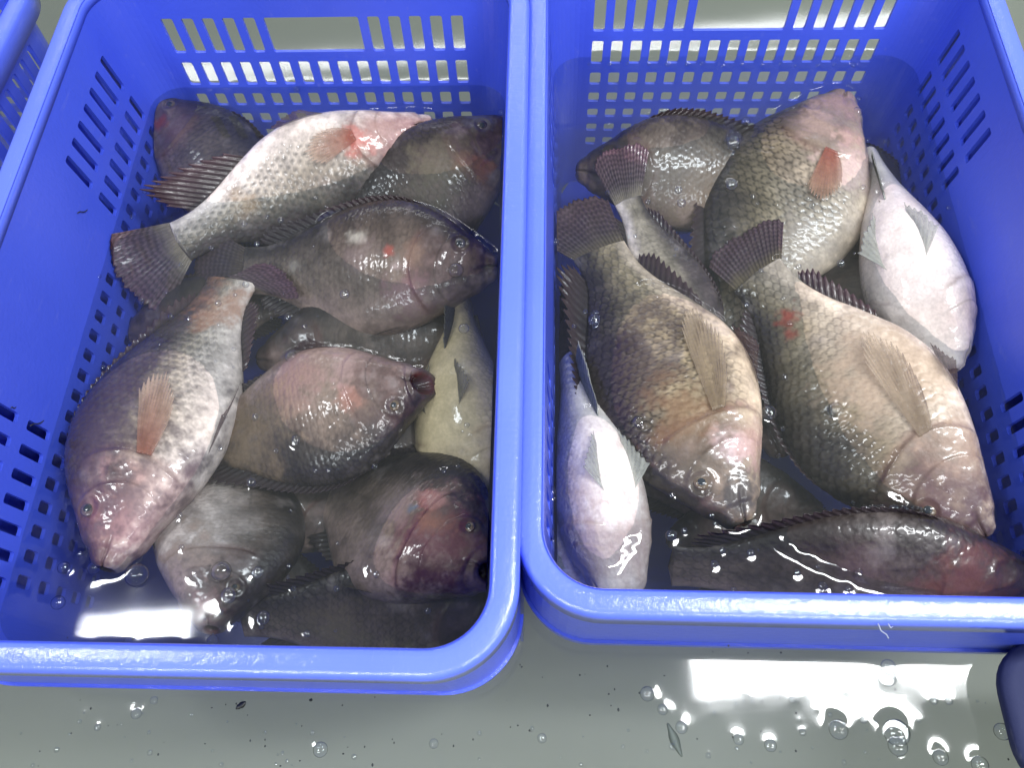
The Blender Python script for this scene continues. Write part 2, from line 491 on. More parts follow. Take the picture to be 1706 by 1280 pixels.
def _sm(c):
    y = np.interp(_tf, TT, c); k = np.exp(-0.5 * (np.arange(-24, 25) / 9.0) ** 2); k /= k.sum()
    yp = np.concatenate([2 * y[0] - y[24:0:-1], y, 2 * y[-1] - y[-2:-26:-1]])
    return np.convolve(yp, k, 'valid')


TOPf, BOTf, WIDf = _sm(TOP), _sm(BOTM), _sm(WID)


class Fish:
    def __init__(s, SL, hr=1.0, wr=1.0, bend=0.0, lat=0.0, belly=1.0):
        s.SL, s.hr, s.wr, s.bend, s.lat, s.belly = SL, hr, wr, bend, lat, belly

    def centre(s, t):
        return s.bend * s.SL * np.sin(np.pi * np.clip(t, -.1, 1.3)), s.lat * s.SL * np.sin(np.pi * np.clip(t, -.1, 1.3))

    def surf(s, t, phi, mo=(0, 0)):
        """t 0 snout..1 tail root; phi angle, +pi/2 the back"""
        top = np.interp(t, _tf, TOPf) * s.hr; bot = np.interp(t, _tf, BOTf) * s.hr * s.belly; w = np.interp(t, _tf, WIDf) * s.wr
        front = np.exp(-t / 0.035)
        top = top + mo[0] * front; bot = bot + mo[0] * front; w = w + mo[1] * front
        sn, cs = np.sin(phi), np.cos(phi)
        z = np.where(sn > 0, top, bot) * sn
        y = w * cs * np.power(np.abs(cs) + 1e-6, -0.12) * np.where(sn > 0, 1 - 0.10 * sn ** 2, 1 + 0.10 * sn ** 2)
        bz, by = s.centre(t)
        return np.stack([(1 - t) * s.SL, y * s.SL + by, z * s.SL + bz], -1)


def grid_normals(Pg, wrap=True):
    du = np.gradient(Pg, axis=0)
    if wrap: dv = (np.roll(Pg, -1, 1) - np.roll(Pg, 1, 1)) * 0.5
    else: dv = np.gradient(Pg, axis=1)
    n = np.cross(dv, du); l = np.linalg.norm(n, axis=-1, keepdims=True)
    return n / np.maximum(l, 1e-12)


def scales(X, Y, cw, ch):
    """overlapping scales in (X toward the tail, Y up): height 0..1, edge 0..1, spot 0..1"""
    u = X / cw; v = Y / ch
    best = np.full(u.shape, 1e9); H = np.zeros(u.shape); ED = np.zeros(u.shape); SP = np.zeros(u.shape)
    iu = np.floor(u)
    for k in (-2, -1, 0, 1):
        c = iu + k                            # column index
        off = (c % 2) * 0.5
        for m in (-1, 0, 1):
            r = np.round(v - off) + m + off   # row centre
            dx = (u - c) * cw; dy = (v - r) * ch
            d = np.sqrt((dx / 1.95 / cw) ** 2 + (dy / 0.66 / ch) ** 2)   # reaches back 1.95 columns
            ok = (d < 1) & (dx > 0) & (c < best)
            best = np.where(ok, c, best)
            H = np.where(ok, d, H)
            ED = np.where(ok, sstep(0.78, 0.99, d), ED)
            SP = np.where(ok, np.exp(-((dx / cw - 1.42) / 0.40) ** 2 - (dy / ch / 0.26) ** 2), SP)
    return H, ED, SP


def lerp(a, b, w): return a + (b - a) * w[..., None]


def fin(name, base, tip, rays, root, c0, c1, seed=0, nrad=22, nacr=None, scallop=0.06, curl=0.0, thick=0.0006, corr=0.0007, bands=0.0, normal=None, dark=0.35, mat=None, body=None):
    """membrane between a base line and a tip line (arrays n,3), with rays running from base to tip"""
    base = np.asarray(base); tip = np.asarray(tip); n0 = len(base)
    nacr = nacr or rays * 5
    q = np.linspace(0, n0 - 1, nacr)
    def rs(A): return np.stack([np.interp(q, np.arange(n0), A[:, i]) for i in range(3)], -1)
    Bq, Tq = rs(base), rs(tip)
    a = np.linspace(0, 1, nacr)
    ray = np.cos(a * rays * 2 * np.pi) * 0.5 + 0.5
    jag = 1 - scallop * (1 - ray) - 0.06 * vnoise(a * rays * 0.9, a * 0 + 3.1, seed=seed)
    r = np.linspace(0, 1, nrad)[:, None]
    L = (Tq - Bq) * jag[:, None]
    G = Bq[None] + L[None] * r[..., None]
    if normal is None:
        nn = np.cross(Tq - Bq, np.gradient(Bq + Tq, axis=0)); nn /= np.maximum(np.linalg.norm(nn, axis=-1, keepdims=True), 1e-9)
        nn = nn.mean(0); nn /= np.linalg.norm(nn)
    else: nn = np.asarray(normal, float)
    ln = np.linalg.norm(L, axis=-1)
    wob = (fbm(a[None] * 3 + r * 1.5, r * 2 + a[None] * 0, seed=seed + 5, oct=2) - 0.5)
    off = curl * r ** 2 * ln[None] + corr * (ray[None] - 0.5) * sstep(0, .15, r) + wob * 0.10 * ln[None] * r
    G = G + off[..., None] * nn
    th = thick * (1 - 0.6 * r)
    A = G + (th[..., None] * nn); B = G - (th[..., None] * nn)
    nv = nacr
    V = np.concatenate([A.reshape(-1, 3), B.reshape(-1, 3)])
    f1 = grid_quads(nrad, nv); f2 = grid_quads(nrad, nv)[:, ::-1] + nrad * nv
    o = nrad * nv
    e = []
    top = (nrad - 1) * nv
    for j in range(nv - 1): e.append([top + j, o + top + j, o + top + j + 1, top + j + 1]); e.append([j + 1, o + j + 1, o + j, j])
    for i in range(nrad - 1): e.append([i * nv, o + i * nv, o + (i + 1) * nv, (i + 1) * nv]); e.append([(i + 1) * nv + nv - 1, o + (i + 1) * nv + nv - 1, o + i * nv + nv - 1, i * nv + nv - 1])
    F = np.concatenate([f1, f2, np.array(e)])
    c0, c1 = np.array(c0), np.array(c1)
    rr = np.broadcast_to(r, (nrad, nv))
    C = lerp(np.broadcast_to(c0, (nrad, nv, 3)), c1, rr)
    C = C * (1 - dark * (1 - ray[None, :, None]) * np.ones((nrad, 1, 1)))
    if bands:
        bd = 0.5 + 0.5 * np.sin(rr * bands * 2 * np.pi + 1.5 * np.sin(a[None] * 9 + rr * 3))
        C = C * (0.66 + 0.52 * sstep(.2, .8, bd))[..., None]
    C = C * (0.75 + 0.5 * fbm(a[None] * 8 + rr * 0, rr * 5, seed=seed, oct=3))[..., None]
    if body is not None:
        C = lerp(np.broadcast_to(body, C.shape) * (.7 + .6 * fbm(a[None] * 20, rr * 12, seed=seed + 2, oct=3))[..., None], C, sstep(.06, .42, rr + .12 * (vnoise(a[None] * 6 + rr * 0, rr * 0, seed=seed) - .5)))
    C = np.concatenate([C.reshape(-1, 3)] * 2)
    return mesh_obj(name, V, F, mat or M_FIN, root, col=C)


DARK = dict(back=(.034, .027, .025), mid=(.105, .078, .062), belly=(.225, .160, .135), head=(.080, .052, .047), fin=(.036, .029, .030), fint=(.070, .046, .052))
PALE = dict(back=(.072, .054, .054), mid=(.36, .300, .225), belly=(.74, .62, .54), head=(.22, .125, .115), fin=(.055, .046, .048), fint=(.125, .068, .082))
OLIVE = dict(back=(.042, .033, .027), mid=(.205, .160, .098), belly=(.47, .37, .27), head=(.120, .085, .066), fin=(.048, .036, .038), fint=(.110, .064, .072))
WHITE = dict(back=(.17, .13, .11), mid=(.44, .36, .30), belly=(.74, .68, .62), head=(.53, .43, .37), fin=(.30, .32, .28), fint=(.40, .41, .37))
CREAM = dict(back=(.20, .15, .09), mid=(.42, .33, .20), belly=(.66, .53, .31), head=(.50, .38, .25), fin=(.14, .14, .12), fint=(.22, .21, .17))


def make_fish(label, H, T, dz, dpx, roll=0.0, pal=DARK, hr=1.0, wr=1.0, bend=0.0, lat=0.0, belly=1.0, spot=0.0, edge=0.55, bump=1.0,
              mo=(0.0, 0.0), mtilt=0.0, tail=None, dorsal=0.06, anal=0.07, pect=None, pelv=0.16, seed=1, blot=(), res=(330, 200), eye=True, upmix=0.5,
              hshift=0.0, white=0.0, gill=1.0, group='fish heaped in the left crate', eyecol=(.16, .12, .08), tailz=0.0):
    """H, T snout and tail root in the photograph; dz their heights over the water; dpx direction of the back"""
    zH, zT = ZW + dz[0] - .0035, ZW + dz[1] - .0035
    Hw, Tw = at(*H, zH), at(*T, zT)
    ax = Hw - Tw; SL = np.linalg.norm(ax); ax /= SL
    mid = ((H[0] + T[0]) / 2, (H[1] + T[1]) / 2); zm = (zH + zT) / 2
    D = at(mid[0] + dpx[0], mid[1] + dpx[1], zm) - at(*mid, zm)
    toc = np.array([0, 0, CAM_H]) - (Hw + Tw) / 2; toc /= np.linalg.norm(toc)
    up = toc * upmix + np.array([0, 0, 1.0]) * (1 - upmix)
    up = up - ax * (up @ ax); up /= np.linalg.norm(up)
    D = D - ax * (D @ ax) - up * (D @ up); D /= np.linalg.norm(D)
    rr = math.radians(roll)
    Z = math.cos(rr) * D + math.sin(rr) * up
    Y = np.cross(Z, ax)
    side = 1 if Y @ up > 0 else -1
    root = empty('fish', Matrix(((ax[0], Y[0], Z[0], Tw[0]), (ax[1], Y[1], Z[1], Tw[1]), (ax[2], Y[2], Z[2], Tw[2]), (0, 0, 0, 1))))
    tag(root, label, 'fish', group)
    fz = Fish(SL, hr, wr, bend, lat, belly)
    nt, nph = res
    cav = 7
    t = np.linspace(0, 1, nt) ** 1.05
    phi = np.linspace(0, 2 * np.pi, nph, endpoint=False)
    Tg, Pg = np.meshgrid(t, phi, indexing='ij')
    S = fz.surf(Tg, Pg, mo)
    N = grid_normals(S)
    if mtilt:
        S[..., 0] -= mtilt * np.exp(-Tg / .05) * (side * S[..., 1] + .03 * SL)
        N = grid_normals(S)
    c = (S.mean(1, keepdims=True)); 
    if ((S - c) * N).sum() < 0: N = -N
    hn = np.sin(Pg)
    X = Tg; Zr = (S[..., 2] - fz.centre(Tg)[0]) / SL
    sd = np.cos(Pg)
    nx, ny = X * 1.0, Zr * 1.0; nz = S[..., 1] / SL
    # gill cover
    to = 0.300 - 0.085 * (hn + 0.12) ** 2 + 0.008 * np.sin(hn * 4 + seed) 
    gm = sstep(-.98, -.8, hn) * (1 - sstep(.45, .7, hn))
    d = X - to
    gl = gm * gill; n0 = fbm(nx * 8, ny * 8, nz * 8, seed=seed + 70, oct=2)
    disp = 0.0070 * np.where(d < 0, np.exp(d / 0.09), np.exp(-d / 0.008)) * gl * (.55 + .9 * n0)
    d2 = X - (0.215 - 0.09 * (hn + 0.2) ** 2)
    disp += 0.0028 * np.where(d2 < 0, np.exp(d2 / 0.03), np.exp(-d2 / 0.004)) * gm
    head = 1 - sstep(0.0, 0.012, np.where(gm > 0.2, d, X - 0.24 + 0.10 * np.maximum(hn - .5, 0)))
    # eye position
    te, pe = 0.135, 0.50
    Ep = fz.surf(np.array(te), np.array(math.asin(pe)) if side > 0 else np.array(math.pi - math.asin(pe)), mo)
    de = np.sqrt((S[..., 0] - Ep[0]) ** 2 + (S[..., 2] - Ep[2]) ** 2) / SL
    disp += 0.0035 * np.exp(-((de - 0.034) / 0.010) ** 2) - 0.003 * np.exp(-(de / 0.022) ** 2)
    # lips
    disp += 0.005 * np.exp(-((X - 0.012) / 0.010) ** 2) - 0.0035 * np.exp(-((X - 0.040) / 0.010) ** 2)
    jaw = np.exp(-((hn + 0.05 + X * 2.2) / 0.10) ** 2) * (1 - sstep(.05, .10, X))
    disp -= 0.006 * jaw
    # skull creases
    cr = fbm(nx * 26, ny * 26, nz * 26, seed=seed + 3)
    disp += 0.006 * (cr - 0.5) * head
    disp += 0.004 * (fbm(nx * 7, ny * 7, nz * 7, seed=seed + 9, oct=2) - 0.5)
    # scales
    cw, ch = 0.0225, 0.0290
    wob = (fbm(nx * 12, ny * 12, seed=seed + 31, oct=3) - .5) * 0.026
    Hs, Ed, Sp = scales(X + wob - .12 * (X - .5) ** 2 * np.sign(X - .5), (Zr + wob * .9) * (1 + .35 * (X - .5)), cw, ch)
    patchy = sstep(.30, .62, fbm(nx * 6, ny * 6, nz * 6, seed=seed + 21, oct=3))
    sm = (1 - head) * sstep(-.95, -.45, hn) * (1 - 0.0 * X)
    disp += 0.0030 * bump * (Hs - .5) * sm
    disp -= 0.0026 * bump * Ed * sm * (.4 + .6 * patchy)
    # colours
    n1 = fbm(nx * 5, ny * 5, nz * 5, seed=seed); n2 = fbm(nx * 17, ny * 17, nz * 17, seed=seed + 40); n3 = fbm(nx * 60, ny * 60, nz * 60, seed=seed + 60, oct=3)
    k = hn + (n1 - .5) * 1.1 + (n2 - .5) * 0.35 + hshift
    ba, mi, be, he = (np.array(pal[q]) for q in ('back', 'mid', 'belly', 'head'))
    C = np.broadcast_to(mi, S.shape).copy()
    C = lerp(C, ba, sstep(0.15, 0.85, k)); C = lerp(C, be, 1 - sstep(-0.75, -0.15, k))
    if white: C = lerp(C, np.array([.66, .58, .54]), white * (1 - sstep(-.2, .5, k)))
    hc = he * (0.6 + 0.8 * n2[..., None])
    hc = lerp(hc, ba * .8, sstep(.35, .9, hn + (n2 - .5))); hc = lerp(hc, be * .85, 0.60 * (1 - sstep(-.85, -.35, hn + (n1 - .5) * .6)))
    hc = lerp(hc, np.array([.24, .13, .11]), 0.14 * sstep(.55, .72, fbm(nx * 14, ny * 14, nz * 14, seed=seed + 77)))
    hedge = 1 - sstep(-0.05, 0.035, X - to + (n1 - .5) * .12)
    C = lerp(C, hc, hedge * 0.85)
    mt_ = .35 if pal is WHITE or pal is CREAM else 1.0
    C = C * (1 + mt_ * 1.4 * (n2 - .5))[..., None] * (1 + mt_ * .8 * (n3 - .5))[..., None] * (1 + mt_ * .9 * (n1 - .5))[..., None]
    if pal is WHITE: C = lerp(C, np.array([.56, .36, .32]), .26 * sstep(.45, .75, fbm(nx * 4, ny * 6, nz * 6, seed=seed + 55)))
    # bands of the flank
    vb = sstep(.55, .85, 0.5 + 0.5 * np.sin(X * 44 + 1.2 * np.sin(Zr * 20) + seed)) * (1 - head)
    C = C * (1 - 0.22 * vb * sstep(-.4, .4, hn))[..., None]
    C = C * (1 - .95 * np.minimum(edge, .95) * Ed * sm * (0.55 + 0.45 * patchy))[..., None]
    C = C * (1 + 1.15 * edge * sm * (Hs - .60) * (1 - Ed) * (.55 + .45 * patchy))[..., None]
    if spot:
        C = lerp(C, np.array([.075, .070, .062]), spot * Sp * sm * sstep(-.75, -.35, hn) * (.8 + .2 * patchy))
    # slime patches and greyish bloom
    bl = sstep(.60, .78, fbm(nx * 9, ny * 9, nz * 9, seed=seed + 91, oct=5))
    C = lerp(C, C * .5 + np.array([.20, .17, .16]), 0.55 * bl)
    # gill slit and lips
    C = C * (1 - 0.45 * np.exp(-((d - 0.004 + (n2 - .5) * .02) / 0.009) ** 2) * gl * sstep(.3, .6, n1 + .1))[..., None]
    C = lerp(C, np.array([.30, .10, .09]), 0.15 * np.exp(-((d - 0.010) / 0.016) ** 2) * gl * sstep(-.9, 0, -hn))
    C = C * (1 - 0.35 * np.exp(-((d2 - .003) / 0.004) ** 2) * gm)[..., None]
    C = C * (1 - 0.5 * jaw)[..., None]
    C = C * (1 - 0.22 * np.exp(-((de - 0.028) / 0.008) ** 2))[..., None]
    # lateral line
    lt = np.exp(-((Zr - (0.085 - 0.09 * (X - .3)) * hr) / 0.003) ** 2) * (X > .32) * (X < .68) + np.exp(-((Zr - 0.008) / 0.003) ** 2) * (X > .62)
    C = C * (1 - 0.25 * lt)[..., None]
    # individual marks: t, z/SL, radius, colour, strength
    for (bt, bz, br, bc, bs) in blot:
        dd = np.sqrt((X - bt) ** 2 + (Zr - bz) ** 2) / br + (n2 - .5) * 2.2 + (n3 - .5) * 1.2
        C = lerp(C, np.array(bc), bs * (1 - sstep(.15, 1.35, dd)))
    S = S + N * (disp * SL)[..., None]
    # taper shut at the tail root; mouth cavity rings in front
    rings = []; cols = []
    lip = S[0]; lc = lip.mean(0)
    for i in range(cav):
        f = (i + 1) / cav
        ring = lc + (lip - lc) * (0.80 - 0.45 * f) + np.array([-0.055 * f * SL, 0, 0])
        rings.append(ring); cols.append(np.broadcast_to(np.array([.10, .022, .020]) * (1 - .7 * f) + .004, ring.shape))
    V = np.concatenate([np.stack(rings[::-1]), S]); CC = np.concatenate([np.stack(cols[::-1]), C])
    nn = V.shape[0]
    Fq = grid_quads(nn, nph, True)
    Vf = V.reshape(-1, 3); Cf = CC.reshape(-1, 3)
    # end caps as centre fans (degenerate quads avoided: use extra centre rings)
    end = V[-1].mean(0) + (V[-1] - V[-1].mean(0)) * 0.02 + np.array([-.012 * SL, 0, 0]); st = V[0].mean(0) + (V[0] - V[0].mean(0)) * 0.02
    Vf = np.concatenate([Vf, end, st]); Cf = np.concatenate([Cf, CC[-1], CC[0]])
    b0 = (nn - 1) * nph; e0 = nn * nph; s0 = e0 + nph
    j = np.arange(nph); j2 = (j + 1) % nph
    Fq = np.concatenate([Fq, np.stack([b0 + j, e0 + j, e0 + j2, b0 + j2], -1), np.stack([s0 + j, j, j2, s0 + j2], -1)])
    # outward winding
    mesh_obj('body', Vf, Fq, M_SKIN, root, col=Cf)
    top_c = np.array(pal['fin']); tip_c = np.array(pal['fint'])
    cz = lambda tt: float(fz.centre(np.array(tt))[0]); cy = lambda tt: float(fz.centre(np.array(tt))[1])
    # tail fin
    if tail:
        tl, spread, tcurl = tail[:3]; ang = tail[3] if len(tail) > 3 else 0.0
        n = 15; a = np.linspace(-1, 1, n)
        bz = a * 0.068 * hr; base = np.stack([np.full(n, .012) * SL, np.zeros(n) + cy(1), bz * SL + cz(1)], -1)
        th = a * math.radians(spread) + math.radians(ang)
        ln = tl * (1 - 0.06 * a ** 2 - 0.16 * np.abs(a) ** 6)
        tip = base + np.stack([-np.cos(th) * ln * SL, np.zeros(n), np.sin(th) * ln * SL], -1)
        fin('tail_fin', base, tip, 17, root, top_c * 1.9 + .012, tip_c * 1.35, seed, 46, 150, curl=tcurl * side, bands=11, normal=(0, 1, 0), scallop=.03, dark=.24, body=np.array(pal['mid']) * .85, corr=.0005)
    if dorsal:
        tb = np.linspace(.27, .90, 26)
        h = np.interp(tb, [.27, .34, .6, .72, .82, .90], [.3, .85, .8, 1.05, 1.35, .5]) * dorsal
        zt = np.interp(tb, _tf, TOPf) * hr
        base = np.stack([(1 - tb) * SL, np.zeros(26) + [cy(q) for q in tb], (zt - .006) * SL + [cz(q) for q in tb]], -1)
        sl = np.interp(tb, [.27, .7, .9], [.55, .8, 1.5])
        tip = base + np.stack([-h * sl * 1.25 * SL, side * h * 0.30 * SL, h * SL * 0.62], -1)
        fin('dorsal_fin', base, tip, 26, root, top_c * 1.1, tip_c * .75, seed + 1, 16, 200, scallop=.22, normal=(0, 1, 0), curl=.15 * side, thick=.0008, corr=.0008, dark=.22)
    if anal:
        tb = np.linspace(.66, .90, 12)
        zb = -np.interp(tb, _tf, BOTf) * hr * belly
        h = np.interp(tb, [.66, .74, .84, .9], [.4, .9, 1.2, .5]) * anal
        base = np.stack([(1 - tb) * SL, np.zeros(12) + [cy(q) for q in tb], (zb + .006) * SL + [cz(q) for q in tb]], -1)
        tip = base + np.stack([-h * 1.3 * SL, side * h * .2 * SL, -h * .8 * SL], -1)
        fin('anal_fin', base, tip, 12, root, top_c * 1.1, tip_c * .8, seed + 2, 16, 90, scallop=.2, normal=(0, 1, 0), thick=.0007)
    if pect:
        pl, pdown, pc0, pc1 = pect[:4]; psp = pect[4] if len(pect) > 4 else 12
        n = 11; a = np.linspace(-1, 1, n)
        ph0 = math.radians(-8); 
        def sp(tt, zz, off):
            tt = np.asarray(tt, float); zz = np.asarray(zz, float)
            lim = np.where(zz > 0, np.interp(tt, _tf, TOPf) * hr, np.interp(tt, _tf, BOTf) * hr * belly)
            ph = np.arcsin(np.clip(zz / lim, -.97, .97))
            ph = ph if side > 0 else np.pi - ph
            q = fz.surf(tt, ph, mo); q[..., 1] += side * off * SL
            return q
        bt = .300 + 0 * a; bzz = -.050 + a * .020
        base = sp(bt, bzz, .012)
        th = math.radians(pdown) + a * math.radians(psp)
        lnn = pl * (1 - .45 * (a - .3) ** 2) * np.where(a > 0, 1.0, .93)
        tip = sp(.305 + np.cos(th) * lnn, bzz - np.sin(th) * lnn * -1, .016)
        fin('pectoral_fin', base, tip, 15, root, pc0, pc1, seed + 4, 26, 110, scallop=.10, curl=.04 * side, corr=.0003, normal=(0, 1, 0), dark=.20, mat=M_PECT)
    if pelv:
        for s_ in (-1, 1):
            n = 8; a = np.linspace(0, 1, n)
            t0 = .36; zb = -float(np.interp(t0, _tf, BOTf)) * hr * belly * .93
            y0 = s_ * .022 * wr
            base = np.stack([(1 - t0 + a * .02 - .01) * SL, (y0 + 0 * a + s_ * .012 * a) * SL + cy(t0), np.full(n, zb * SL + cz(t0))], -1)
            le = pelv * (1 - .62 * a)
            z2 = -np.interp(t0 + le, _tf, BOTf) * hr * belly * .98
            tip = np.stack([(1 - t0 - le) * SL, (y0 + s_ * (.014 + .085 * a)) * SL + cy(t0 + .1), (z2 - .010) * SL + [cz(t0 + q) for q in le]], -1)
            fin('pelvic_fin', base, tip, 6, root, top_c * 1.6 + .03, tip_c * 1.1 + .02, seed + 6 + s_, 18, 40, scallop=.05, dark=.16, corr=.0004, normal=(0, s_ * .8, -.6), thick=.0005, mat=M_PECT)
    if eye:
        r = 0.0215 * SL
        nu, nv = 26, 24
        th = np.linspace(0.0001, np.pi * .62, nu)[:, None]; ph = np.linspace(0, 2 * np.pi, nv, endpoint=False)[None]
        ex = np.sin(th) * np.cos(ph) * r; ez = np.sin(th) * np.sin(ph) * r; ey = np.cos(th) * r * .45 + 0 * ph
        Ve = np.stack([ex, side * ey, ez], -1).reshape(-1, 3) + Ep + np.array([0, -side * r * .12, 0])
        rho = (np.sin(th) + 0 * ph).ravel(); ang = (ph + 0 * th).ravel()
        ce = np.array(eyecol)[None] * (0.7 + .9 * vnoise(ang * 3, rho * 6, seed=seed))[:, None]
        gold = np.exp(-((rho - .50) / .06) ** 2)[:, None]
        ce = ce * (1 - .2 * gold) + np.array([.16, .12, .09]) * .2 * gold
        ce = ce * .62
        eo = mesh_obj('eye', Ve, grid_quads(nu, nv, True), M_EYE, root, col=ce)
        th = np.linspace(0.0001, np.pi * .5, 8)[:, None]
        rp = r * .50
        Vp = np.stack([np.sin(th) * np.cos(ph) * rp, side * (np.cos(th) * rp * .25 + 0 * ph), np.sin(th) * np.sin(ph) * rp], -1).reshape(-1, 3) + Ep + np.array([0, side * r * .315, 0])
        mesh_obj('pupil', Vp, grid_quads(8, nv, True), M_PUP, eo, col=np.full((len(Vp), 3), .030) + np.array([.0, .006, .012]))
    zw_ = Vf @ np.array([ax[2], Y[2], Z[2]]) + Tw[2]
    FISHPTS.append(np.stack([Vf @ np.array([ax[0], Y[0], Z[0]]) + Tw[0], Vf @ np.array([ax[1], Y[1], Z[1]]) + Tw[1], zw_], -1)[::3])
    return root


M_EYE = fish_mat('eye_surface', 0.2, 1.0, 0, 0.02)
M_PUP = fish_mat('pupil_surface', 0.08, 1.0, 0, 0.0)
FISHPTS = []
RED, PINK, WHT, BLK, BLU = (.33, .05, .035), (.44, .27, .23), (.66, .56, .50), (.022, .016, .018), (.10, .13, .20)
ORG = (.42, .16, .09)
OR0, OR1 = (.46, .15, .10), (.55, .36, .28)

exec_fish = True
GL = 'fish heaped in the left crate'; GR = 'fish lying in the right crate'
# ---- left crate
make_fish('dark fish with its red cheeked head in the far left corner of the left crate', (246, 170), (500, 420), (-.012, -.060), (60, -60), 10, DARK, seed=11,
          blot=[(.17, -.02, .045, (.30, .07, .03), .8), (.1, .04, .05, (.20, .15, .14), .5), (.27, 0, .07, (.22, .12, .11), .5)], tail=None, dorsal=.04, hr=1.1, belly=1.05, res=(220, 130))
make_fish('pale fish with rows of dark dots, white belly turned to the back wall', (722, 205), (300, 402), (-.006, -.014), (-20, 60), -16, PALE, wr=1.1, seed=21, spot=.85, edge=.28, white=.45,
          hr=1.0, tail=(.26, 25, .1, 12), dorsal=0.0, anal=.13, pect=(.18, -10, OR0, (.60, .46, .36), 24), pelv=.2, bend=-.02, hshift=.12,
          blot=[(.29, -.02, .05, (.5, .12, .09), .7), (.20, -.03, .07, PINK, .6), (.1, .0, .06, (.28, .13, .13), .6), (.75, .0, .05, (.45, .28, .14), .4)], eye=False)
make_fish('dark brown fish with its head under the right rim, behind the big scarred fish', (862, 205), (545, 470), (-.002, -.050), (-50, -40), 8, DARK, seed=31, edge=.4, hr=1.2,
          tail=None, dorsal=.05, blot=[(.3, .0, .05, (.30, .13, .07), .5), (.25, -.06, .05, (.35, .12, .07), .6), (.12, .1, .05, (.18, .17, .17), .5), (.38, .04, .12, (.16, .135, .09), .6)], eyecol=(.10, .08, .08))
make_fish('cream bellied fish squeezed along the right wall of the left crate', (775, 850), (770, 500), (-.034, -.045), (50, 0), -62, CREAM, seed=41, hr=1.0, wr=2.1, hshift=-.4,
          tail=None, dorsal=0, anal=.09, pelv=.25, blot=[(.45, -.1, .14, (.55, .44, .25), .6), (.7, -.05, .1, (.5, .40, .22), .6)], eye=False, white=.0)
make_fish('long dark fish sunk along the front wall of the left crate', (880, 1035), (405, 1030), (-.048, -.046), (0, -40), 38, DARK, seed=51, hr=1.1, edge=.5, tail=None, dorsal=.05,
          blot=[(.65, -.02, .10, (.18, .14, .085), .5)], eye=False)
make_fish('fish with a pinkish throat pointing at the front rim, mostly under water', (352, 1050), (415, 730), (-.010, -.070), (60, 10), 5, DARK, wr=1.4, seed=61, hr=1.5, belly=1.15, edge=.2, bump=.5,
          tail=None, dorsal=0, blot=[(.2, -.17, .15, (.56, .40, .36), .85), (.08, -.03, .07, (.42, .25, .24), .7), (.3, -.1, .12, (.26, .20, .16), .6)], white=.55)
make_fish('big scarred dark fish lying across the middle with its eye to the right', (830, 445), (408, 450), (-.004, -.028), (0, -60), 4, DARK, wr=1.1, seed=71, hr=1.22, edge=.28, bump=.8, belly=1.16,
          tail=(.25, 25, -.1, 2), dorsal=.045, anal=.05, pelv=.12, eyecol=(.15, .14, .13),
          blot=[(.52, .10, .035, (.34, .31, .26), .9), (.385, .035, .022, (.27, .055, .04), .8), (.36, -.02, .025, (.36, .28, .26), .8), (.5, .02, .07, (.22, .16, .15), .5), (.3, .02, .06, (.22, .14, .10), .7), (.32, -.10, .08, (.22, .12, .13), .6), (.78, .0, .03, (.3, .26, .22), .6)])
make_fish('big headed fish with flushed gill cover facing the front right corner of the left crate', (820, 958), (535, 800), (.012, -.070), (35, -60), -4, DARK, seed=81, hr=1.62, wr=1.55, belly=1.05, edge=.2, mo=(.010, .012), mtilt=.4, gill=1.5,
          tail=None, dorsal=.04, blot=[(.33, .11, .06, (.33, .10, .09), .7), (.20, -.02, .16, (.10, .035, .045), .85), (.45, .06, .1, (.26, .19, .17), .6), (.36, .05, .022, (.09, .12, .16), .9), (.24, .04, .06, (.26, .13, .08), .5), (.2, -.14, .1, (.05, .02, .028), .8), (.3, .16, .07, (.34, .20, .17), .6)])
make_fish('brown fish with an open red mouth in the middle of the left crate', (715, 636), (322, 742), (.006, -.030), (12, 60), 6, DARK, mtilt=.75, seed=91, hr=1.42, wr=1.2, belly=1.0, edge=.3, mo=(.024, .022), gill=.6,
          tail=None, dorsal=.055, anal=.04, blot=[(.4, -.02, .18, (.24, .18, .14), .7), (.5, -.1, .14, (.28, .165, .15), .6), (.3, .02, .06, (.30, .12, .09), .5), (.3, -.10, .08, (.34, .23, .22), .5), (.7, .03, .2, (.22, .155, .10), .6)])
make_fish('pale dotted fish with an orange side fin lying head down along the left wall', (178, 950), (390, 470), (.002, -.026), (-60, -25), -12, PALE, wr=1.15, seed=101, spot=.75, edge=.35, white=.5, hr=1.16, belly=1.0,
          tail=(.22, 20, .3, -88), dorsal=.03, anal=.05, pect=(.27, 4, (.40, .16, .11), (.58, .44, .35), 16), pelv=.26, bend=.03, eyecol=(.12, .09, .10), hshift=.38,
          blot=[(.12, .03, .10, (.18, .07, .085), .75), (.10, -.06, .08, (.42, .24, .24), .6), (.07, .05, .06, (.07, .05, .06), .7), (.88, -.01, .10, (.45, .22, .13), .6), (.2, -.12, .08, (.6, .42, .38), .6), (.3, .13, .28, (.065, .045, .058), .75), (.25, .03, .04, BLK, .5)])
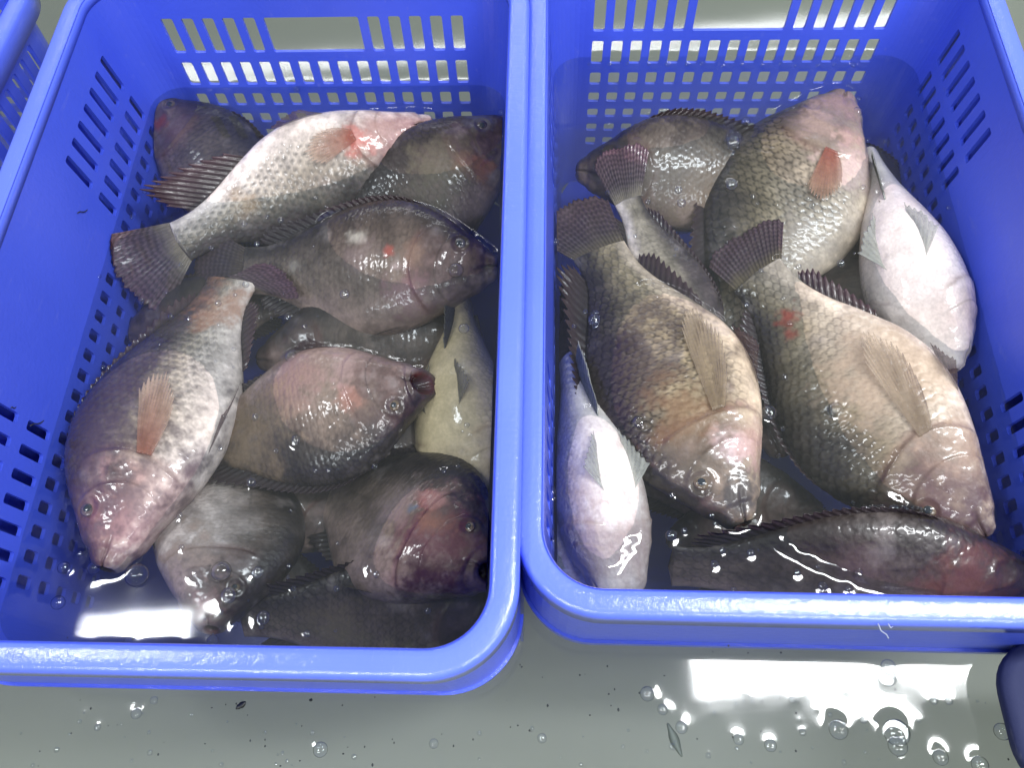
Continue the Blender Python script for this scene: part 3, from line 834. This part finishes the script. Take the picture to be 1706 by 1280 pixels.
# ---- right crate
make_fish('dark fish deep under the two large fish of the right crate, hardly visible', (1370, 850), (1050, 800), (-.075, -.08), (0, -60), 10, DARK, seed=115, tail=None, group=GR, res=(120, 80), eye=False, edge=.2)
make_fish('murky brown fish along the back wall of the right crate, reddish fin up', (960, 285), (1350, 300), (-.020, -.035), (0, -60), 10, DARK, seed=121, group=GR, hr=1.15, belly=1.1, edge=.3,
          tail=None, dorsal=.06, blot=[(.5, -.08, .14, (.30, .20, .13), .7), (.4, 0, .2, (.15, .12, .095), .6)], eye=False)
make_fish('fish at the left wall with only its tail and pale tail root showing', (1190, 650), (1045, 335), (-.045, -.010), (60, -20), 0, PALE, seed=131, group=GR, hr=.9, edge=.3,
          tail=(.30, 19, .1, 14), dorsal=.03, anal=.08, eye=False, res=(150, 100))
make_fish('white bellied fish lying belly up along the right wall', (1572, 622), (1452, 262), (-.012, -.026), (60, -20), -72, WHITE, seed=141, group=GR, hr=1.0, wr=1.75, edge=.4, bump=.8, white=.7, hshift=-.08,
          tail=None, dorsal=0, anal=.06, pelv=.26, blot=[(.55, 0.05, .1, (.42, .30, .16), .4)], eye=False, gill=.8)
make_fish('pinkish white fish lying belly up along the left wall of the right crate', (1040, 1010), (945, 600), (-.016, -.030), (-60, 10), -66, WHITE, seed=151, group=GR, hr=.95, wr=1.65, edge=.3, bump=.7, white=.5, hshift=-.08,
          tail=None, dorsal=0, anal=.1, pelv=.24, blot=[(.2, -.05, .15, (.50, .36, .32), .5), (.4, .0, .2, (.52, .38, .34), .4)], eye=False)
make_fish('pale mauve fish poking out at the front left corner of the right crate', (1015, 1030), (900, 800), (-.030, -.050), (60, -20), -60, WHITE, wr=1.4, seed=161, group=GR, hr=.8, edge=.1, bump=.3, hshift=-.1,
          tail=None, dorsal=0, anal=0, pelv=.1, blot=[(.4, 0, .3, (.32, .22, .28), .7)], eye=False, res=(140, 90))
make_fish('large brown fish with a red side fin, head against the back wall', (1404, 160), (1195, 555), (-.004, -.052), (-60, -25), 0, OLIVE, seed=171, group=GR, hr=1.24, edge=.8, belly=1.12,
          tail=None, dorsal=.06, anal=.03, pect=(.20, -22, (.45, .13, .09), (.42, .28, .20), 20), pelv=.14, wr=1.1, white=.15,
          blot=[(.10, .0, .08, (.26, .17, .16), .8), (.22, .02, .08, (.36, .25, .21), .7), (.3, -.14, .1, (.58, .42, .38), .7), (.22, -.1, .06, PINK, .6), (.65, -.09, .12, (.46, .38, .32), .5)], eye=False)
make_fish('large brown scaly fish down the middle of the right crate, gill cover glinting', (1238, 874), (1000, 418), (-.003, -.012), (-60, 30), 4, OLIVE, seed=181, group=GR, hr=1.24, edge=.85, bump=1.5, belly=1.0,
          tail=(.235, 19, .12, 14), dorsal=.075, anal=.05, pect=(.36, -19, (.34, .26, .17), (.46, .37, .27)), pelv=.2, bend=-.02,
          blot=[(.19, -.05, .05, (.56, .42, .42), .8), (.07, .0, .08, (.055, .05, .05), .8), (.16, .08, .06, (.10, .08, .06), .7), (.6, .14, .25, (.045, .030, .035), .6), (.2, -.12, .08, PINK, .6), (.35, .05, .1, (.22, .12, .06), .5)])
make_fish('large light brown fish with a red scratch near its upright tail in the right crate', (1640, 898), (1262, 458), (-.002, -.008), (-60, 35), -8, OLIVE, seed=191, group=GR, hr=1.22, edge=.7, bump=1.4, spot=.25, hshift=.02,
          tail=(.20, 22, -.25, -16), dorsal=.035, anal=.045, pect=(.34, -17, (.38, .29, .20), (.52, .42, .32)), pelv=.15, white=.2,
          blot=[(.81, .02, .036, RED, .65), (.76, .045, .028, RED, .5), (.12, .0, .13, (.10, .055, .055), .85), (.22, -.10, .08, (.36, .25, .18), .6), (.5, -.1, .16, (.52, .38, .27), .5), (.06, 0, .07, (.085, .05, .06), .6)])
make_fish('long dark fish along the front wall of the right crate, back breaking the water', (1735, 965), (1120, 945), (-.012, -.030), (0, -60), 38, DARK, seed=201, group=GR, hr=0.9, edge=.25, bump=.7,
          tail=None, dorsal=.06, blot=[(.25, .0, .12, (.17, .07, .06), .7), (.5, .05, .1, (.13, .085, .085), .5)], eye=False)
# ---- filler fish added below so the gaps between the others stay dark
for (lb, H_, T_, d_, sd_) in (
        ('dark filler fish under the scarred fish, seen above the open mouthed one', (430, 600), (800, 560), -.052, 301),
        ('dark filler fish between the open mouthed fish and the cream bellied one', (500, 760), (830, 660), -.055, 302),
        ('dark filler fish in the gap left of the big headed fish', (600, 900), (340, 790), -.066, 303),
        ('dark filler fish below the tail of the pale dotted fish', (210, 560), (480, 500), -.060, 304),
        ('dark filler fish in the front left corner beside the pinkish throat', (300, 930), (560, 1010), -.085, 305),
        ('dark filler fish along the back wall behind the pale fish', (780, 330), (420, 330), -.065, 306)):
    make_fish(lb, H_, T_, (d_, d_), (0, -60), 8, DARK, seed=sd_, tail=None, dorsal=.04, res=(120, 80), eye=False, edge=.3, hr=1.25)
for (lb, H_, T_, d_, sd_) in (
        ('dark filler fish between the two largest brown fish', (1300, 760), (1230, 420), -.062, 311),
        ('dark filler fish in the gap between the white bellied fish and its neighbours', (1470, 640), (1400, 330), -.062, 312),
        ('dark filler fish under the dorsal fin of the large scaly fish', (1010, 780), (1000, 430), -.066, 313),
        ('dark filler fish in the open water left of the long front fish', (1110, 900), (1400, 880), -.085, 314),
        ('dark filler fish in the back right corner of the right crate', (1300, 250), (1560, 420), -.085, 315),
        ('dark filler fish along the right wall below the white bellied fish', (1660, 800), (1560, 560), -.075, 316)):
    make_fish(lb, H_, T_, (d_, d_), (50, -30), 8, DARK, seed=sd_, tail=None, dorsal=.04, res=(120, 80), eye=False, edge=.3, hr=1.25, group=GR)
# fish press against the plastic where they would touch it
def press(o, M, crate):
    inv = np.array(crate.matrix_world.inverted() @ M); fw = np.array(M.inverted() @ crate.matrix_world)
    me = o.data; n = len(me.vertices); co = np.empty(n * 3, np.float32); me.vertices.foreach_get('co', co); co = co.reshape(-1, 3).astype(float)
    L = co @ inv[:3, :3].T + inv[:3, 3]
    ins = DRAFT * L[:, 2] - .0025
    r = RC + ins
    bx = np.full(n, HA - RC); by = np.full(n, LEN / 2 - RC)
    p = L[:, :2] - [0, LEN / 2]
    c = np.stack([np.clip(p[:, 0], -bx, bx), np.clip(p[:, 1], -by, by)], -1)
    d = p - c; l = np.linalg.norm(d, axis=1); k = np.where(l > r, r / np.maximum(l, 1e-9), 1.0)
    if (k < 1).sum() == 0: return
    L[:, :2] = c + d * k[:, None] + [0, LEN / 2]
    co = L @ fw[:3, :3].T + fw[:3, 3]
    me.vertices.foreach_set('co', co.astype(np.float32).ravel()); me.update()


bpy.context.view_layer.update()
for o in list(COL.objects):
    if o.get('category') == 'fish':
        cr_ = crL if 'left' in o['group'] else crR
        for ch in o.children_recursive: press(ch, o.matrix_world.copy(), cr_)

# ------------------------------------------------------------------ bubbles
BUB = []   # px, py, radius px, where
for b in [(760, 455, 14), (487, 598, 10), (590, 240, 8), (429, 408, 6), (575, 492, 9), (773, 549, 9), (410, 475, 6), (230, 960, 17), (370, 953, 15), (430, 955, 9), (383, 993, 12),
          (245, 1048, 6), (108, 947, 9), (495, 150, 6), (440, 1030, 10), (355, 1068, 8), (468, 368, 6), (495, 735, 8), (420, 805, 8), (835, 190, 7), (300, 860, 5), (128, 760, 6), (122, 825, 5),
          (604, 640, 9), (160, 948, 10), (98, 1005, 10), (480, 530, 6), (552, 700, 5)]: BUB.append((*b, 'left'))
for b in [(1220, 240, 13), (1242, 204, 9), (1218, 310, 11), (1425, 192, 10), (1428, 168, 6), (990, 535, 11), (1064, 708, 13), (1165, 780, 14), (1558, 798, 17), (1585, 812, 8), (1280, 690, 12), (1472, 768, 12),
          (1390, 685, 12), (1230, 800, 8), (918, 822, 9), (912, 892, 11), (912, 945, 9), (1118, 893, 9), (1140, 885, 5), (1203, 918, 5), (1190, 940, 6), (1250, 922, 6), (1328, 955, 5), (1222, 984, 5), (1370, 978, 7),
          (1428, 955, 6), (925, 405, 7), (1400, 440, 7), (1130, 318, 7), (1135, 340, 8), (1575, 745, 6), (1240, 706, 7), (1160, 672, 6), (1080, 660, 6), (1510, 560, 6), (1475, 235, 4)]: BUB.append((*b, 'right'))
for b in [(228, 1190, 8), (163, 1213, 5), (535, 1250, 11), (723, 1240, 7), (903, 1231, 7), (1078, 1157, 11), (1104, 1183, 8), (1135, 1213, 9), (1230, 1233, 8), (1283, 1243, 9), (1395, 1217, 14), (1490, 1222, 19),
          (1492, 1244, 14), (1438, 1199, 6), (1667, 1220, 12), (1565, 1263, 11), (1630, 1275, 12), (1479, 1112, 11), (1477, 1130, 13), (257, 1168, 6), (1337, 1221, 5), (1530, 1200, 4),
          (1240, 1150, 6), (1320, 1166, 5), (1555, 1168, 6), (1580, 1168, 6), (1405, 1150, 5), (590, 1262, 4), (250, 1255, 4), (95, 1250, 4), (1120, 1245, 5), (1180, 1260, 4)]: BUB.append((*b, 'tank'))
for _ in range(90): BUB.append((rng.uniform(130, 820), rng.uniform(300, 1060), rng.uniform(1.6, 5.5), 'left'))
for _ in range(90): BUB.append((rng.uniform(930, 1600), rng.uniform(180, 985), rng.uniform(1.6, 5.5), 'right'))
for _ in range(50): BUB.append((rng.uniform(10, 1690), 1175 + rng.uniform(0, 105), rng.uniform(1.4, 3.5), 'tank'))
for _ in range(22): BUB.append((rng.uniform(1175, 1650), 1168 + rng.uniform(-8, 8), rng.uniform(1.2, 2.8), 'tank'))
BUB = [b for b in BUB if not (b[3] == 'left' and 140 < b[0] < 330 and 1010 < b[1] < 1090 and b[2] > 3 and b[2] != 6)]
for i in range(15): BUB.append((985 + i * 31 + rng.uniform(-5, 5), 108 + rng.uniform(-2, 2), rng.uniform(2.5, 5), 'right'))
BW = [(at(px, py, ZW), r * (1.12 if w != 'tank' else 1.0) / F_PX * 0.62, w) for px, py, r, w in BUB]


def sphere(nu, nv, squash=0.8):
    th = np.linspace(0.001, np.pi - .001, nu)[:, None]; ph = np.linspace(0, 2 * np.pi, nv, endpoint=False)[None]
    return np.stack([np.sin(th) * np.cos(ph), np.sin(th) * np.sin(ph), np.cos(th) * squash + 0 * ph], -1).reshape(-1, 3), grid_quads(nu, nv, True)[:, ::-1]


# ------------------------------------------------------------------ the water surface
def build_water():
    def axis(a, b, step, lo, hi):
        m = np.arange(a, b, step)
        o1 = a - np.geomspace(step * 2, a - lo, 34)[::-1]; o2 = m[-1] + np.geomspace(step * 2, hi - m[-1], 34)
        return np.concatenate([o1, m, o2]), len(o1)
    st = 0.001
    xs, i0 = axis(-0.50, 0.50, st, -3.5, 3.5); ys, j0 = axis(-0.06, 0.72, st, -2.5, 4.5)
    nx, ny = 1000, 780
    Xg, Yg = np.meshgrid(xs, ys, indexing='ij')
    Hh = (fbm(Xg * 16, Yg * 16, seed=3, oct=2) - .5) * 0.00008 + (fbm(Xg * 45, Yg * 45, seed=8, oct=2) - .5) * 0.00002
    fadeo = np.exp(-np.maximum(0, Yg - .75) * 3)
    Hh = Hh * fadeo
    # the film of water creeping up where fish break the surface
    mask = np.zeros((len(xs), len(ys)), np.float32)
    for P in FISHPTS:
        k = P[:, 2] > ZW - 0.0016
        q = P[k]
        ix = np.round((q[:, 0] + 0.50) / st).astype(int) + i0; iy = np.round((q[:, 1] + 0.06) / st).astype(int) + j0
        ok = (ix > i0) & (ix < i0 + nx) & (iy > j0) & (iy < j0 + ny)
        mask[ix[ok], iy[ok]] = 1
    def blur(M, s):
        k = np.exp(-0.5 * (np.arange(-int(4 * s), int(4 * s) + 1) / s) ** 2); k /= k.sum(); pad = len(k) // 2
        A = np.pad(M, ((pad, pad), (0, 0))); R = sum(k[i] * A[i:i + M.shape[0]] for i in range(len(k)))
        A = np.pad(R, ((0, 0), (pad, pad))); return sum(k[i] * A[:, i:i + M.shape[1]] for i in range(len(k)))
    m1 = np.clip(blur(mask, 1.6) * 3.0, 0, 1)
    m2 = blur(m1, 3.2)
    lump = 0.6 + 0.8 * fbm(Xg * 60, Yg * 60, seed=19, oct=3)
    Hh += m2 * 0.0022 * lump
    Hh[:, :] += 0
    # menisci round the bubbles
    for (p, r, w) in BW:
        lam = 0.0016 + r * 0.50; R = r + lam * 5
        a0 = np.searchsorted(xs, p[0] - R); a1 = np.searchsorted(xs, p[0] + R); b0 = np.searchsorted(ys, p[1] - R); b1 = np.searchsorted(ys, p[1] + R)
        if a1 <= a0 or b1 <= b0: continue
        dd = np.hypot(Xg[a0:a1, b0:b1] - p[0], Yg[a0:a1, b0:b1] - p[1])
        Hh[a0:a1, b0:b1] += (min(.012 * r, .0001) if (w == 'tank' and p[1] >= .015 and p[0] > .1) or (w == 'left' and p[0] < -.235 and p[1] < .150) else min(0.17 * r, .0013) if r > .0049 and p[1] < .015 or w != 'tank' else min(.07 * r, .0005)) * np.where(dd > r, np.exp(-(dd - r) / lam), 1.0)
    # meniscus along the crate walls
    for (cx, cy, yaw, dzc) in ((-0.2245, 0.0727, YL, 0), (0.2086, 0.0743, YR, -.0118)):
        c, s = math.cos(yaw), math.sin(yaw)
        lx = c * (Xg - cx) + s * (Yg - cy); ly = -s * (Xg - cx) + c * (Yg - cy)
        ins = DRAFT * (ZW - dzc)
        hx, hy, rr = HA + ins, LEN / 2 + ins, RC + ins
        qx = np.abs(lx) - (hx - rr); qy = np.abs(ly - LEN / 2) - (hy - rr)
        sd = np.hypot(np.maximum(qx, 0), np.maximum(qy, 0)) + np.minimum(np.maximum(qx, qy), 0) - rr
        Hh += 0.0013 * np.exp(-np.abs(sd) / 0.0035) * (0.5 + fbm(Xg * 70, Yg * 70, seed=29, oct=2))
    V = np.stack([Xg, Yg, ZW + Hh], -1).reshape(-1, 3)
    Q = grid_quads(len(xs), len(ys)); A, B = len(xs), len(ys)
    ring = np.concatenate([np.arange(A) * B, (A - 1) * B + np.arange(1, B), (np.arange(A - 1)[::-1]) * B + B - 1, np.arange(1, B - 1)[::-1]])
    low = V[ring].copy(); low[:, 2] = FLOOR - .02; mid = len(V) + len(ring)
    V = np.concatenate([V, low, [[0, 1, FLOOR - .02]]])
    k = np.arange(len(ring)); k2 = (k + 1) % len(ring); n0 = mid - len(ring)
    Q = np.concatenate([Q, np.stack([ring[k], ring[k2], n0 + k2, n0 + k], -1)])
    F = Q[:, ::-1]
    bottom = np.stack([n0 + k2, n0 + k, np.full(len(k), mid)], -1)
    # one closed body of water
    me_f = np.concatenate([F[:, ::-1], np.concatenate([bottom, bottom[:, 2:]], 1)[:0]])
    o = mesh_obj('water', V, me_f, M_WATER)
    import bmesh
    bm = bmesh.new(); bm.from_mesh(o.data); bm.verts.ensure_lookup_table()
    bm.faces.new([bm.verts[int(i)] for i in (n0 + k)[::-1]]).smooth = False
    bm.to_mesh(o.data); bm.free()
    tag(o, kind='structure')
    return xs, ys, Hh


xs, ys, WH = build_water()


def wz(x, y):
    i = min(max(np.searchsorted(xs, x), 0), len(xs) - 1); j = min(max(np.searchsorted(ys, y), 0), len(ys) - 1)
    return ZW + WH[i, j]


sv, sf = sphere(18, 24)
TRAY = {'left': 'in the left crate', 'right': 'in the right crate', 'tank': 'on the open water'}
NEARF = {'left': [('the far corner fish', 310, 220), ('the pale dotted fish at the back', 500, 290), ('the dark fish under the right rim', 740, 300), ('the big scarred fish', 610, 490),
                  ('the pale fish with the orange side fin', 250, 740), ('the open mouthed fish', 540, 700), ('the cream bellied fish', 780, 660), ('the big headed fish', 680, 870),
                  ('the fish with the pinkish throat', 350, 930), ('the long fish at the front wall', 600, 1020), ('the bare front left corner', 90, 990)],
         'right': [('the murky fish at the back', 1080, 250), ('the big fish with the red side fin', 1300, 300), ('the white bellied fish', 1510, 450), ('the scaly fish in the middle', 1140, 640),
                   ('the light brown fish with the red scratch', 1450, 680), ('the pinkish white fish', 990, 820), ('the long dark fish at the front', 1400, 930), ('the back wall slots', 1200, 110),
                   ('the back left tails', 960, 300)],
         'tank': [('the lower left of the open grey water', 200, 1230), ('the open grey water below the left crate corner', 640, 1220), ('the open grey water below the gap', 1000, 1220),
                  ('the open grey water beside the sunk scrap', 1180, 1220), ('the bright lamp reflection', 1420, 1140), ('the open grey water at the lower right', 1500, 1240)]}
b0 = None
LIM = sorted((b[2] for b in BUB), reverse=True)[:286][-1]
rest = []
for (p, r, w), (px, py, rp, _) in zip(BW, BUB):
    if rp < LIM:
        rest.append((p, r)); continue
    if b0 is None:
        o = mesh_obj('air_bubble', sv, sf, M_BUB); b0 = o
    else:
        o = b0.copy(); COL.objects.link(o)
    o.location = (p[0], p[1], wz(p[0], p[1]) + r * 0.25 - 0.0003); o.scale = (r, r, r)
    near = min(NEARF[w], key=lambda q: (q[1] - px) ** 2 + (q[2] - py) ** 2)[0]
    sz = 'large' if rp >= 13 else 'middling' if rp >= 8 else 'small' if rp >= 4.6 else 'tiny'
    tag(o, sz + ' clear air bubble on ' + near if w == 'tank' else sz + ' clear air bubble over ' + near, 'bubble', sz + ' bubbles on ' + near + ' ' + TRAY[w])
s3, f3 = sphere(10, 14)
tag(mesh_obj('pinhead_bubbles', np.concatenate([s3 * r + np.array([p[0], p[1], wz(p[0], p[1]) + r * .2]) for p, r in rest]), np.concatenate([f3 + k * len(s3) for k in range(len(rest))]), M_BUB),
    'pinhead sized bubbles strewn over the water of both crates and the tank', kind='stuff')


def froth(label, px, py, rx, ry, n, ang=0, big=1.0):
    V = []; F = []; s2, f2 = sphere(9, 12)
    for _ in range(n):
        a = rng.uniform(0, 2 * np.pi); q = math.sqrt(rng.uniform(0, 1))
        ex, ey = q * math.cos(a) * rx, q * math.sin(a) * ry
        x = px + ex * math.cos(ang) - ey * math.sin(ang); y = py + ex * math.sin(ang) + ey * math.cos(ang)
        r = rng.uniform(1.2, 3.6) * big / F_PX * .62
        c = at(x, y, ZW); c[2] = wz(c[0], c[1]) + r * .3
        F.append(f2 + len(V) * len(s2)); V.append(s2 * r + c)
    o = mesh_obj('froth', np.concatenate(V), np.concatenate(F), M_BUB)
    tag(o, label, 'froth', kind='stuff')


froth('line of fine froth along the back of the long dark fish in the right crate', 1500, 850, 55, 8, 130, .06)
froth('small froth patch over the back of the brown fish near the back wall', 1222, 238, 14, 20, 60)
froth('froth clot beside the dorsal fin of the middle fish in the right crate', 990, 533, 9, 15, 40)
froth('froth stuck to the cheek of the fish lying by the left wall', 190, 800, 40, 30, 50)
froth('pale froth clot on the flank of the light brown fish', 1392, 683, 20, 12, 50)

# ------------------------------------------------------------------ little debris
M_DEB = flat_mat('wet_debris', (.03, .032, .03), .4)
M_THR = flat_mat('frayed_plastic', (.45, .48, .60), .5)


def flake(label, p, q, w, name='debris_flake', mat=None):
    p, q = np.array(p), np.array(q); d = q - p; L = np.linalg.norm(d); d = d / L
    s = np.cross(d, [0, 0, 1.0]); s /= np.linalg.norm(s); u = np.cross(s, d)
    n = 9; V = []
    for i in range(n):
        f = i / (n - 1); ww = w * math.sin(math.pi * (0.08 + .86 * f)) * (0.8 + .4 * rng.uniform())
        c = p + d * L * f + u * .0006 * math.sin(f * 7)
        V += [c + s * ww, c + u * .0005, c - s * ww, c - u * .0005]
    F = [[i * 4 + j, i * 4 + (j + 1) % 4, (i + 1) * 4 + (j + 1) % 4, (i + 1) * 4 + j] for i in range(n - 1) for j in range(4)] + [[3, 2, 1, 0], [(n - 1) * 4 + j for j in range(4)]]
    o = mesh_obj(name, V, F, mat or M_DEB); tag(o, label, 'debris'); return o


def wall_pt(px, py):
    """point on the inner left wall of the left crate"""
    c, s = math.cos(YL), math.sin(YL)
    O = np.array([0.2245, -0.0727, CAM_H]); D = cam_ray(px, py)
    Ol = np.array([c * O[0] + s * O[1], -s * O[0] + c * O[1], O[2]]); Dl = np.array([c * D[0] + s * D[1], -s * D[0] + c * D[1], D[2]])
    t = (-HA + .0012 - (Ol[0] + DRAFT * Ol[2])) / (Dl[0] + DRAFT * Dl[2])
    return np.array([0, 0, CAM_H]) + D * t


flake('small dark leaf scrap stuck high on the left inner wall below the slots', wall_pt(129, 355), wall_pt(146, 350), .0011)
flake('dark scrap stuck on the left inner wall above the waterline slots', wall_pt(50, 710), wall_pt(73, 702), .0014)
flake('thin dark fleck on the left inner wall near the picture edge', wall_pt(18, 680), wall_pt(27, 679), .0006)
flake('grey leaf scrap floating below the left crate front rim', at(393, 1182, ZW + .0008), at(410, 1170, ZW + .0008), .0022)
flake('tiny dark scrap floating in front of the left crate, right of the leaf scrap', at(515, 1168, ZW + .0006), at(521, 1166, ZW + .0006), .0012)
flake('long grey scrap sunk in the water below the gap right of the crates', at(1112, 1206, ZW - .07), at(1136, 1262, ZW - .07), .0035, mat=flat_mat('grey_scrap', (.16, .18, .15)))


def thread(label, pts, r):
    pts = np.array(pts); n = len(pts) * 6; q = np.linspace(0, len(pts) - 1, n)
    c = np.stack([np.interp(q, np.arange(len(pts)), pts[:, i]) for i in range(3)], -1)
    ph = np.linspace(0, 2 * np.pi, 8, endpoint=False)
    V = np.concatenate([c[i] + r * np.stack([np.cos(ph), np.sin(ph) * .7, np.sin(ph) * .7], -1) for i in range(n)])
    F = np.concatenate([grid_quads(n, 8, True)])
    tag(mesh_obj('loose_thread', V, F, M_THR), label, 'thread')


thread('pale frayed thread hanging from the front rim of the right crate', [at(1463, 1040, -.012), at(1468, 1052, -.02), at(1477, 1058, -.03), at(1480, 1064, -.035)], .0004)
thread('short curled plastic hair on the front rim of the right crate', [at(1480, 1040, -.011), at(1484, 1047, -.015), at(1488, 1044, -.02)], .0003)


# grit drifting in the open water
def grit():
    V = []; F = []; s2, f2 = sphere(5, 6, .4)
    for _ in range(110):
        q = at(rng.uniform(0, 1700), rng.uniform(1060, 1290), ZW - rng.uniform(.002, .03)); r = rng.uniform(.0003, .0009)
        V.append(s2 * np.array([r, r * rng.uniform(.5, 1.6), r]) + q); F.append(f2 + len(F) * len(s2))
    tag(mesh_obj('grit', np.concatenate(V), np.concatenate(F), M_DEB), 'scattered dark specks of grit drifting in the grey tank water', kind='stuff')


grit()
